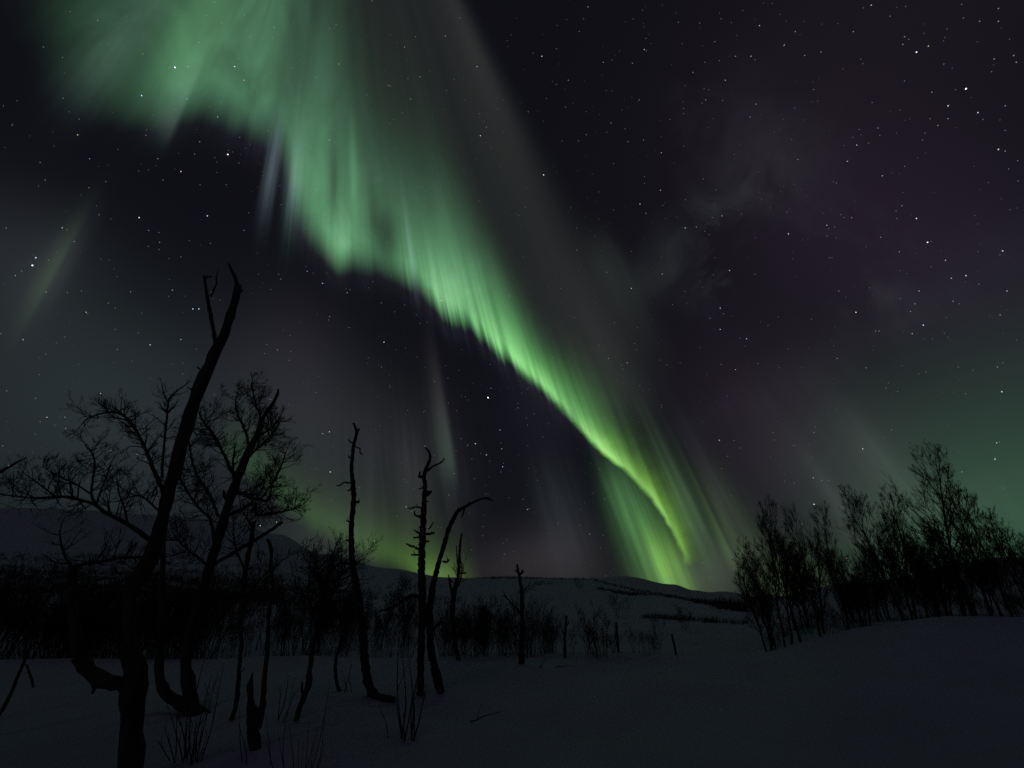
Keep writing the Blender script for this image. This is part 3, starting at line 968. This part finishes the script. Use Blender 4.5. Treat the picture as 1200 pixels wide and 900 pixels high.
# single bushes on the open snow to the right
rb = shrub_mesh(141, 16, 1.15, .9, 2, (4, 6), .3, .011).build('shrub', M_RUST)
dp = ground_hit(705, 768)
rb.location = (slope(705, 768)[0] * dp, dp, ground_z(slope(705, 768)[0] * dp, dp))
thing(rb, 'rust-brown twiggy bush alone on open snow right of the thicket', 'shrub')
for px, py, h, lab in ((665, 768, .46, 'low brown bush at the right end of the thicket'), (742, 765, .30, 'small sparse bush right of the short upright stick'),
                       (757, 767, .28, 'low rounded bush, third to the right of the rust-brown one'), (766, 766, .22, 'tiny tuft of twigs touching the low rounded bush'),
                       (771, 745, .62, 'bush standing higher up the snow slope left of the lone stick'), (728, 724, 1.1, 'dark faint bush on the far snow above the rust-brown one'),
                       (800, 738, .7, 'faint lone bush on the far slope left of the birch grove'), (683, 694, 3.4, 'small dark far bush on the snow hill near the skyline'),
                       (764, 762, .34, 'thin upright tuft behind the low rounded bush'), (697, 766, .5, 'bushy tuft leaning against the left of the rust-brown bush')):
    dp = ground_hit(px, py)
    shrub(px, dp, h, px * 1.7, lab, None, rnd=rt)

# ---- birches of the grove on the right
def grove_birch(seed, height, lean=0.0, dense=1.0, stems=1):
    rnd = random.Random(seed)
    tr, cr = Wood(seed), Wood(seed + 500)
    for sidx in range(stems):
        p = Vector((rnd.uniform(-.15, .15), rnd.uniform(-.15, .15), -.5)) if sidx else Vector((0, 0, -.5))
        Ht = height * (1 if sidx == 0 else rnd.uniform(.65, .9))
        d = Vector((rnd.uniform(-.12, .12) + lean, rnd.uniform(-.15, .15), 1)).normalized()
        n = 14
        pts, rr = [], []
        q = p.copy()
        r0 = .0145 * Ht * rnd.uniform(.8, 1.1)
        for i in range(n + 1):
            pts.append(q.copy())
            rr.append(max(.006, r0 * (1 - .9 * (i / n) ** .85)))
            d = (d + Vector((rnd.uniform(-.07, .07), rnd.uniform(-.07, .07), .03))).normalized()
            q = q + d * (Ht + .5) / n
        tr.limb(pts, rr, 7, .05)
        nb = int(rnd.randint(24, 31) * dense)
        for b in range(nb):
            t = .26 + .73 * ((b + rnd.random()) / nb) ** .9
            i = min(n - 1, int(t * n))
            bp = pts[i].lerp(pts[i + 1], t * n - i)
            a = b * 2.4 + rnd.uniform(-.5, .5)
            steep = rnd.uniform(.9, 1.8) + .6 * t
            dd = Vector((math.cos(a), math.sin(a), steep))
            L = Ht * (.33 * (1 - t) ** .6 + .085) * rnd.uniform(.7, 1.2)
            twig(cr, rnd, bp, dd, L, max(.006, rr[i] * .5), 3 if L > .9 else 2, .45, .14, (3, 6) if L > .9 else (4, 6), (.25, .6), .0036)
    return tr, cr


GV = []
for sd, h, ln, dn, st in ((201, 5.6, -.02, .9, 1), (202, 4.6, .02, 1.0, 2), (203, 6.2, 0.0, .85, 1), (204, 5.0, -.05, 1.25, 2), (205, 3.4, 0.0, 1.0, 3), (206, 5.8, .03, .95, 1)):
    GV.append((h, grove_birch(sd, h, ln, dn, st)))
gmesh = []


def grove_tree(px, top, depth, var, label, group, rz, wide=1.0):
    top += 15
    px += 6 if px < 1000 else 0
    x = slope(px, 725)[0] * depth
    z = ground_z(x, depth)
    a, b = slope(px, top)
    sc = (EYE + b * depth - z) / GV[var][0]
    root = empty('grove_birch', (x, depth, z), label, 'tree', group)
    root.rotation_euler = (0, 0, rz)
    root.scale = (sc * wide, sc * wide, sc)
    have = [g for g in gmesh if g[0] == var]
    if not have:
        t, c = GV[var][1]
        to, co = t.build('trunk', M_BARK, root), c.build('crown', M_TWIG, root)
        gmesh.append((var, to, co))
    else:
        for src in have[0][1:]:
            o = src.copy()
            COL.objects.link(o)
            o.parent = root
    return root


G1 = 'bare birches of the grove on the right'
for px, top, dp, var, lab, rz, wd in (
        (886, 648, 17.6, 4, 'leftmost small birch of the grove at the lip of the mound', 0.4, 1.0),
        (893, 625, 18.2, 1, 'low leaning birch second from the left of the grove', 1.9, .9),
        (905, 598, 18.6, 0, 'slim birch at the left of the grove with its top above the leftmost ones', 3.1, .8),
        (926, 580, 19.2, 5, 'birch with narrow crown, first tall one from the left of the grove', 4.4, .8),
        (950, 584, 19.8, 2, 'birch with straight twin-pointed crown left of the gap in the grove', 5.0, .7),
        (985, 586, 20.4, 0, 'thin birch standing alone in the low middle of the grove', 1.2, .7),
        (1016, 622, 20.6, 3, 'lower birch right of the thin middle one', 2.2, .9),
        (1058, 569, 20.2, 3, 'dense dark broad birch left of the tallest one in the grove', 0.2, 1.0),
        (1072, 572, 22.0, 1, 'dense birch just behind the broad dark one', 5.3, .9),
        (1128, 527, 20.0, 2, 'tallest birch of the grove with a wide open crown', 2.6, 1.0),
        (1163, 548, 20.8, 5, 'tall birch right of the tallest one in the grove', 0.9, .95),
        (1188, 565, 21.4, 0, 'birch second from the right edge with a ragged top', 4.0, 1.0),
        (1222, 590, 20.6, 1, 'birch at the right picture edge cut by the frame', 1.5, 1.1),
        (1245, 610, 20.0, 3, 'low birch crown reaching in lowest at the right picture edge', 3.3, 1.1)):
    grove_tree(px, top, dp, var, lab, G1, rz, wd)
rg = random.Random(11)
GL = 'half-hidden thin birch in the dark mass of the grove'
for i in range(32):
    px = rg.uniform(888, 1000) if i < 9 else rg.uniform(985, 1230)
    lo = interp(px, [880, 905, 930, 990, 1050, 1120, 1230], [650, 618, 604, 622, 604, 598, 604])
    grove_tree(px, lo + rg.uniform(0, 42), rg.uniform(18.4, 27), rg.choice((0, 1, 3, 4, 5)), GL, 'thin birches inside the grove', rg.uniform(0, 6.28), rg.uniform(.85, 1.25))
for i in range(64):
    px = rg.uniform(892, 1235)
    shrub(px, rg.uniform(18.3, 26), rg.uniform(.35, .6) * interp(px, [892, 960, 1010], [.5, .8, 1.4]) * interp(px, [1110, 1150], [1.0, .55]), rg.uniform(0, 6.28), 'bare shrub in the dark undergrowth of the birch grove', 'undergrowth shrubs of the grove', rnd=rg)

# ---- small twiggy birches standing up out of the thicket, left of the middle
for px, top, dp, var, lab, rz in ((372, 668, 21, 4, 'small twiggy birch behind the bent sapling in the thicket', .3), (402, 676, 23, 1, 'small birch behind the curved dead trunk on its left', 2.2),
                                  (443, 682, 22, 4, 'small birch between the curved trunk and the stubby trunk', 4.1), (470, 664, 24, 3, 'dense little birch just left of the stubby trunk', 1.1),
                                  (332, 690, 20, 1, 'low birch behind the thin stem of the forked stump', 3.2), (560, 698, 19, 4, 'low thin birch in the bushes right of the forked dead stem', 5.2),
                                  (582, 703, 20, 1, 'lowest thin birch left of the short straight snag', .7)):
    grove_tree(px, top, dp, var, lab, None, rz, 1.15)

# ---- far scrub: dark lines of dwarf birch on the hills, too many to count
sw = Wood(900)
rs = random.Random(901)


def tuft(x, y, h, n, wid):
    z = ground_z(x, y)
    for _ in range(n):
        p = Vector((x + rs.gauss(0, wid), y + rs.gauss(0, wid), z - .1 * h))
        q = p + Vector((rs.gauss(0, .22) * h, rs.gauss(0, .22) * h, h * rs.uniform(.6, 1.1)))
        m = p.lerp(q, .5) + Vector((rs.gauss(0, .06) * h, 0, 0))
        sw.limb([p, m, q], [h * .035, h * .028, h * .012], 3)


def band(pts, n, spread, h, blades=7):
    for _ in range(n):
        t = rs.uniform(0, len(pts) - 1)
        i = min(len(pts) - 2, int(t))
        f = t - i
        px = pts[i][0] + (pts[i + 1][0] - pts[i][0]) * f
        py = pts[i][1] + (pts[i + 1][1] - pts[i][1]) * f + rs.gauss(0, spread)
        d = ground_hit(px, py, 30)
        if d >= 2400: continue
        tuft(slope(px, py)[0] * d, d, h * rs.uniform(.6, 1.2), blades, h * .5)


band([(535, 678), (600, 677.5), (700, 679.5)], 260, .6, 2.6, 7)
band([(696, 681), (740, 691), (800, 702), (872, 717)], 330, .9, 2.2, 7)
band([(700, 690), (735, 697), (775, 697), (820, 705), (870, 711)], 300, .8, 2.0, 7)
band([(752, 724), (790, 726), (830, 729), (882, 732)], 130, .7, .45, 6)
band([(626, 684), (646, 685)], 26, 1.2, 2.0, 7)
band([(770, 677), (790, 682)], 20, 1.0, 2.5, 6)
for y0, n, h in ((651, 160, 4.0), (657, 200, 3.6), (664, 300, 2.8), (671, 420, 2.2), (678, 520, 1.8), (686, 560, 1.4), (693, 500, 1.1)):
    band([(-30, y0), (100, y0 + 1), (200, y0 + 5), (330, y0 + 14)], n, 2.2, h, 7)
band([(330, 690), (430, 698), (540, 704)], 160, 3.5, 1.1, 6)
band([(320, 672), (420, 684), (520, 690)], 110, 4, 1.6, 6)
scrub = sw.build('scrub', M_TWIG)
scrub['kind'] = 'stuff'
scrub['label'] = 'dark scrub scattered in lines over the far snow hills'

# ---- small twigs lying in the snow in front of the snag
for k, (px, py, ang) in enumerate(((660, 783, .3), (641, 784, 1.1), (566, 848, -.2))):
    d = ground_hit(px, py)
    x = slope(px, py)[0] * d
    w = Wood(60 + k)
    r2 = random.Random(60 + k)
    twig(w, r2, Vector((-.18, 0, .0)), Vector((math.cos(ang), math.sin(ang), .12)), .45, .011, 1, .05, .2, (2, 4))
    o = w.build('fallen_twig', M_TWIG)
    o.location = (x, d, ground_z(x, d) + .02)
    thing(o, ('crooked fallen twig on the snow right below the forked-tip snag', 'small fallen twig left of the other one below the snag', 'fallen twig lying in the open foreground snow')[k], 'twig')

# ---- stars: far outside everything, so many that they form one object
STARS = [      # measured bearings and brightness classes
    51,55,2, 148,19,1.5, 205,79,5, 220,78,2.5, 275,78,4, 286,94,3, 260,27,2, 293,43,2, 167,63,2, 166,112,4, 183,101,1.5, 219,116,2.5, 255,137,3, 246,125,1.5,
    74,115,2, 20,118,1.5, 4,124,1.5, 14,147,1.5, 81,131,1.5, 91,158,3, 105,186,2.5, 53,211,2, 45,218,1.5, 104,220,2, 124,213,2, 185,186,2.5, 191,211,2, 212,201,3.5,
    234,166,2.5, 267,181,5, 281,161,2, 267,169,1, 254,190,1.5, 254,202,1.5, 282,181,1, 174,199,1.5, 127,52,1.5, 331,9,1.5, 386,33,2, 352,71,1.5, 397,75,2.5, 474,55,2.5,
    487,43,2, 522,42,2.5, 492,90,2.5, 478,92,2, 455,100,2.5, 481,116,2.5, 559,78,3, 563,159,4, 570,149,2.5, 457,145,1.5, 461,140,1.5, 386,164,3, 314,153,2, 590,117,1.5,
    583,128,1.5, 532,93,1.5, 545,117,1.5, 436,1,2, 635,66,3.5, 652,57,2, 689,8,2.5, 684,22,2, 653,30,1.5, 753,12,1.5, 755,58,3, 757,45,2, 763,51,1.5, 707,73,2.5,
    717,70,2, 741,74,2.5, 666,94,2.5, 652,99,2, 619,131,2, 687,131,1.5, 729,129,1.5, 749,117,2.5, 716,144,2.5, 711,155,2, 687,158,2.5, 736,166,2.5, 754,164,2.5, 775,179,3,
    637,205,4.5, 652,202,1.5, 694,204,1.5, 774,223,3, 755,207,2, 755,215,2, 785,140,2, 801,127,2, 801,133,2, 827,117,2.5, 825,104,1.5, 812,85,2.5, 850,94,3, 826,73,2,
    843,71,2, 862,66,2.5, 880,66,3, 885,70,2, 890,30,3, 886,122,2.5, 879,137,2.5, 836,139,1.5, 845,22,2, 820,27,2, 795,26,2, 803,100,1.5, 860,181,1.5, 905,4,1.5,
    1021,6,3, 932,37,2.5, 942,25,1.5, 919,53,3, 943,65,2.5, 962,61,2.5, 1000,37,2.5, 1043,19,2, 1060,43,2.5, 1065,46,2, 1058,52,2.5, 1074,61,4.5, 1088,54,3, 1083,39,1.5,
    1110,34,1.5, 1127,5,2, 1129,21,2, 1148,25,2.5, 1170,10,2.5, 1170,25,2.5, 1183,46,1.5, 1188,65,2.5, 1191,73,2.5, 1165,69,2.5, 1162,84,2, 1106,75,2, 1060,95,2, 1092,108,2.5,
    1132,104,5, 1111,124,3.5, 1111,139,2.5, 1090,139,2, 1099,147,2.5, 1146,132,3.5, 1152,140,2, 1178,124,2.5, 1055,129,1.5, 1029,150,2.5, 1004,170,3, 1009,158,1.5, 993,189,3, 1034,206,3,
    1060,195,2, 935,187,2.5, 1170,175,3.5, 1178,177,2.5, 1182,198,2, 1193,212,2, 1081,164,2, 1084,156,2, 163,255,4, 174,270,2.5, 243,253,4, 73,267,3, 42,302,4, 38,311,5,
    18,323,2.5, 87,283,2.5, 57,305,2, 187,284,2.5, 128,305,1.5, 198,303,1.5, 212,301,2, 286,270,2.5, 54,342,2.5, 79,343,2, 153,342,2.5, 202,340,3, 127,355,2, 135,361,2,
    101,366,3, 226,362,4, 233,362,4, 166,367,1.5, 217,347,1.5, 1,391,2, 27,398,3, 76,395,2, 176,404,3.5, 212,398,3, 162,390,2, 135,386,2, 66,402,1.5, 92,427,1.5,
    46,439,1.5, 230,409,2, 214,438,2, 113,241,1.5, 222,282,1.5, 360,318,3, 378,332,3.5, 407,343,3, 329,327,2.5, 437,330,2, 447,355,2.5, 474,357,2, 458,323,2, 517,352,3.5,
    386,371,2.5, 385,375,2, 409,384,2.5, 450,401,4, 447,430,2.5, 444,428,1.5, 340,393,2, 332,387,1.5, 325,410,2.5, 341,412,2, 475,408,2, 492,379,2, 509,447,2.5, 525,443,2,
    572,466,5.5, 597,347,2.5, 575,455,2.5, 557,520,4, 585,504,2, 457,452,2, 370,460,2, 319,501,4, 317,468,2.5, 478,481,2, 373,441,1.5, 378,508,3, 386,506,3.5, 387,553,4,
    371,549,2, 476,486,1.5, 607,478,2.5, 607,473,2, 586,504,3, 548,522,2.5, 570,533,3.5, 588,526,3, 587,519,2, 589,547,3.5, 590,543,2, 587,553,2, 553,538,2, 556,561,2,
    574,540,2, 618,597,3, 620,596,2, 532,555,2.5, 526,580,2.5, 439,634,3, 465,605,2, 476,594,3, 485,573,2, 482,556,1.5, 566,617,2, 566,628,2, 641,625,1.5, 590,637,1.5,
    618,498,2, 617,490,2, 498,523,2.5, 750,239,3.5, 757,250,2.5, 803,267,3.5, 816,266,2.5, 826,271,2, 846,253,3, 835,255,2, 924,274,3.5, 780,256,1.5, 676,267,2, 676,293,2.5,
    711,319,2.5, 740,338,3.5, 776,321,3, 855,317,3.5, 836,322,2, 720,378,2, 844,361,3.5, 844,386,3.5, 832,373,2.5, 875,397,3.5, 867,396,2, 788,357,2, 763,375,1.5, 673,372,2,
    722,388,1.5, 713,420,2.5, 735,425,3, 845,427,2.5, 797,425,2, 862,433,3, 772,403,1.5, 746,410,2, 774,422,2, 913,431,2, 900,381,2, 998,255,2.5, 969,264,3, 971,268,2,
    978,266,2, 1074,256,4, 1087,284,4.5, 1091,283,2, 1050,247,2, 1057,241,2.5, 1051,256,2, 1032,278,2.5, 1054,295,2.5, 1108,305,3, 1115,326,3, 1132,323,3.5, 1175,294,3.5, 1146,295,1.5,
    1147,333,2, 1077,341,3, 1180,341,3, 1003,366,4, 983,341,2.5, 975,302,2, 972,302,2, 1072,356,2.5, 1067,365,2.5, 1082,381,4, 1069,391,3, 1117,353,2.5, 1124,356,2, 1109,372,1.5,
    1172,369,2.5, 1026,388,2.5, 1030,388,2.5, 951,374,2, 1055,350,2, 1055,317,1.5, 981,420,2.5, 1015,431,2.5, 977,405,1.5, 1123,430,2, 1169,430,2.5, 1085,436,2, 1111,395,1.5, 1140,434,1.5,
    843,516,3.5, 860,516,2, 867,525,2, 954,507,2.5, 930,522,2, 906,507,2, 1011,526,3.5, 953,560,3, 963,563,2, 971,563,2, 931,566,2, 954,591,4, 985,597,2, 1168,519,3,
    1166,538,3.5, 1174,459,3.5, 857,581,2, 903,535,1.5, 992,654,3.5, 1127,553,2.5, 118,461,3, 55,489,3, 76,489,2.5, 77,502,2.5, 47,494,2, 145,502,2, 130,528,2.5, 167,522,2,
    216,482,2.5, 287,620,3.5, 305,616,3.5, 324,612,3.5, 159,570,2.5, 691,626,2.5, 775,475,2,
]
sv, sf, sc_ = [], [], []
rs = random.Random(5)
FAR = 30000.0


def star(d, flux, tint):
    rr = FAR * 0.00088 * min(1.5, 0.62 + 0.48 * flux ** 0.4)
    c = Vector((0, 0, EYE)) + d * FAR
    k = len(sv)
    for v in ((1, 0, 0), (-1, 0, 0), (0, 1, 0), (0, -1, 0), (0, 0, 1), (0, 0, -1)): sv.append(tuple(c + Vector(v) * rr))
    for f in ((0, 2, 4), (2, 1, 4), (1, 3, 4), (3, 0, 4), (2, 0, 5), (1, 2, 5), (3, 1, 5), (0, 3, 5)):
        sf.append(tuple(k + j for j in f))
        sc_.append(tuple(flux * t for t in tint) + (1,))


def tint():
    a = rs.random()
    return (1, .98, .95) if a < .45 else ((.72, .86, 1.2) if a < .82 else (1.15, .88, .66))


FL = {1: .07, 1.5: .11, 2: .19, 2.5: .32, 3: .55, 3.5: .9, 4: 1.2, 4.5: 1.7, 5: 2.6, 5.5: 4.5}
for i in range(0, len(STARS), 3):
    star(bearing(STARS[i], STARS[i + 1]), FL[STARS[i + 2]], tint())
n = 0
while n < 4200:
    d = Vector((rs.gauss(0, 1), rs.gauss(0, 1), rs.gauss(0, 1))).normalized()
    if d.z < .03: continue
    star(d, .05 + .17 * rs.random() ** 2.5, tint())
    n += 1
m = bpy.data.materials.new('starlight')
m.use_nodes = True
nt = m.node_tree
nt.nodes.clear()
at_ = nt.nodes.new('ShaderNodeVertexColor')
at_.layer_name = 'starlight'
em = nt.nodes.new('ShaderNodeEmission')
em.inputs['Strength'].default_value = 0.5
trn = nt.nodes.new('ShaderNodeBsdfTransparent')
ad = nt.nodes.new('ShaderNodeAddShader')
ou = nt.nodes.new('ShaderNodeOutputMaterial')
nt.links.new(at_.outputs['Color'], em.inputs['Color'])
nt.links.new(em.outputs[0], ad.inputs[0])
nt.links.new(trn.outputs[0], ad.inputs[1])
nt.links.new(ad.outputs[0], ou.inputs['Surface'])
m.cycles.emission_sampling = 'FRONT'
stars = mesh_obj('stars', sv, sf, m, None, False)
ca = stars.data.color_attributes.new('starlight', 'FLOAT_COLOR', 'CORNER')
ca.data.foreach_set('color', [x for c in sc_ for _ in range(3) for x in c])
stars['kind'] = 'stuff'
stars['label'] = 'white stars scattered over the whole night sky'
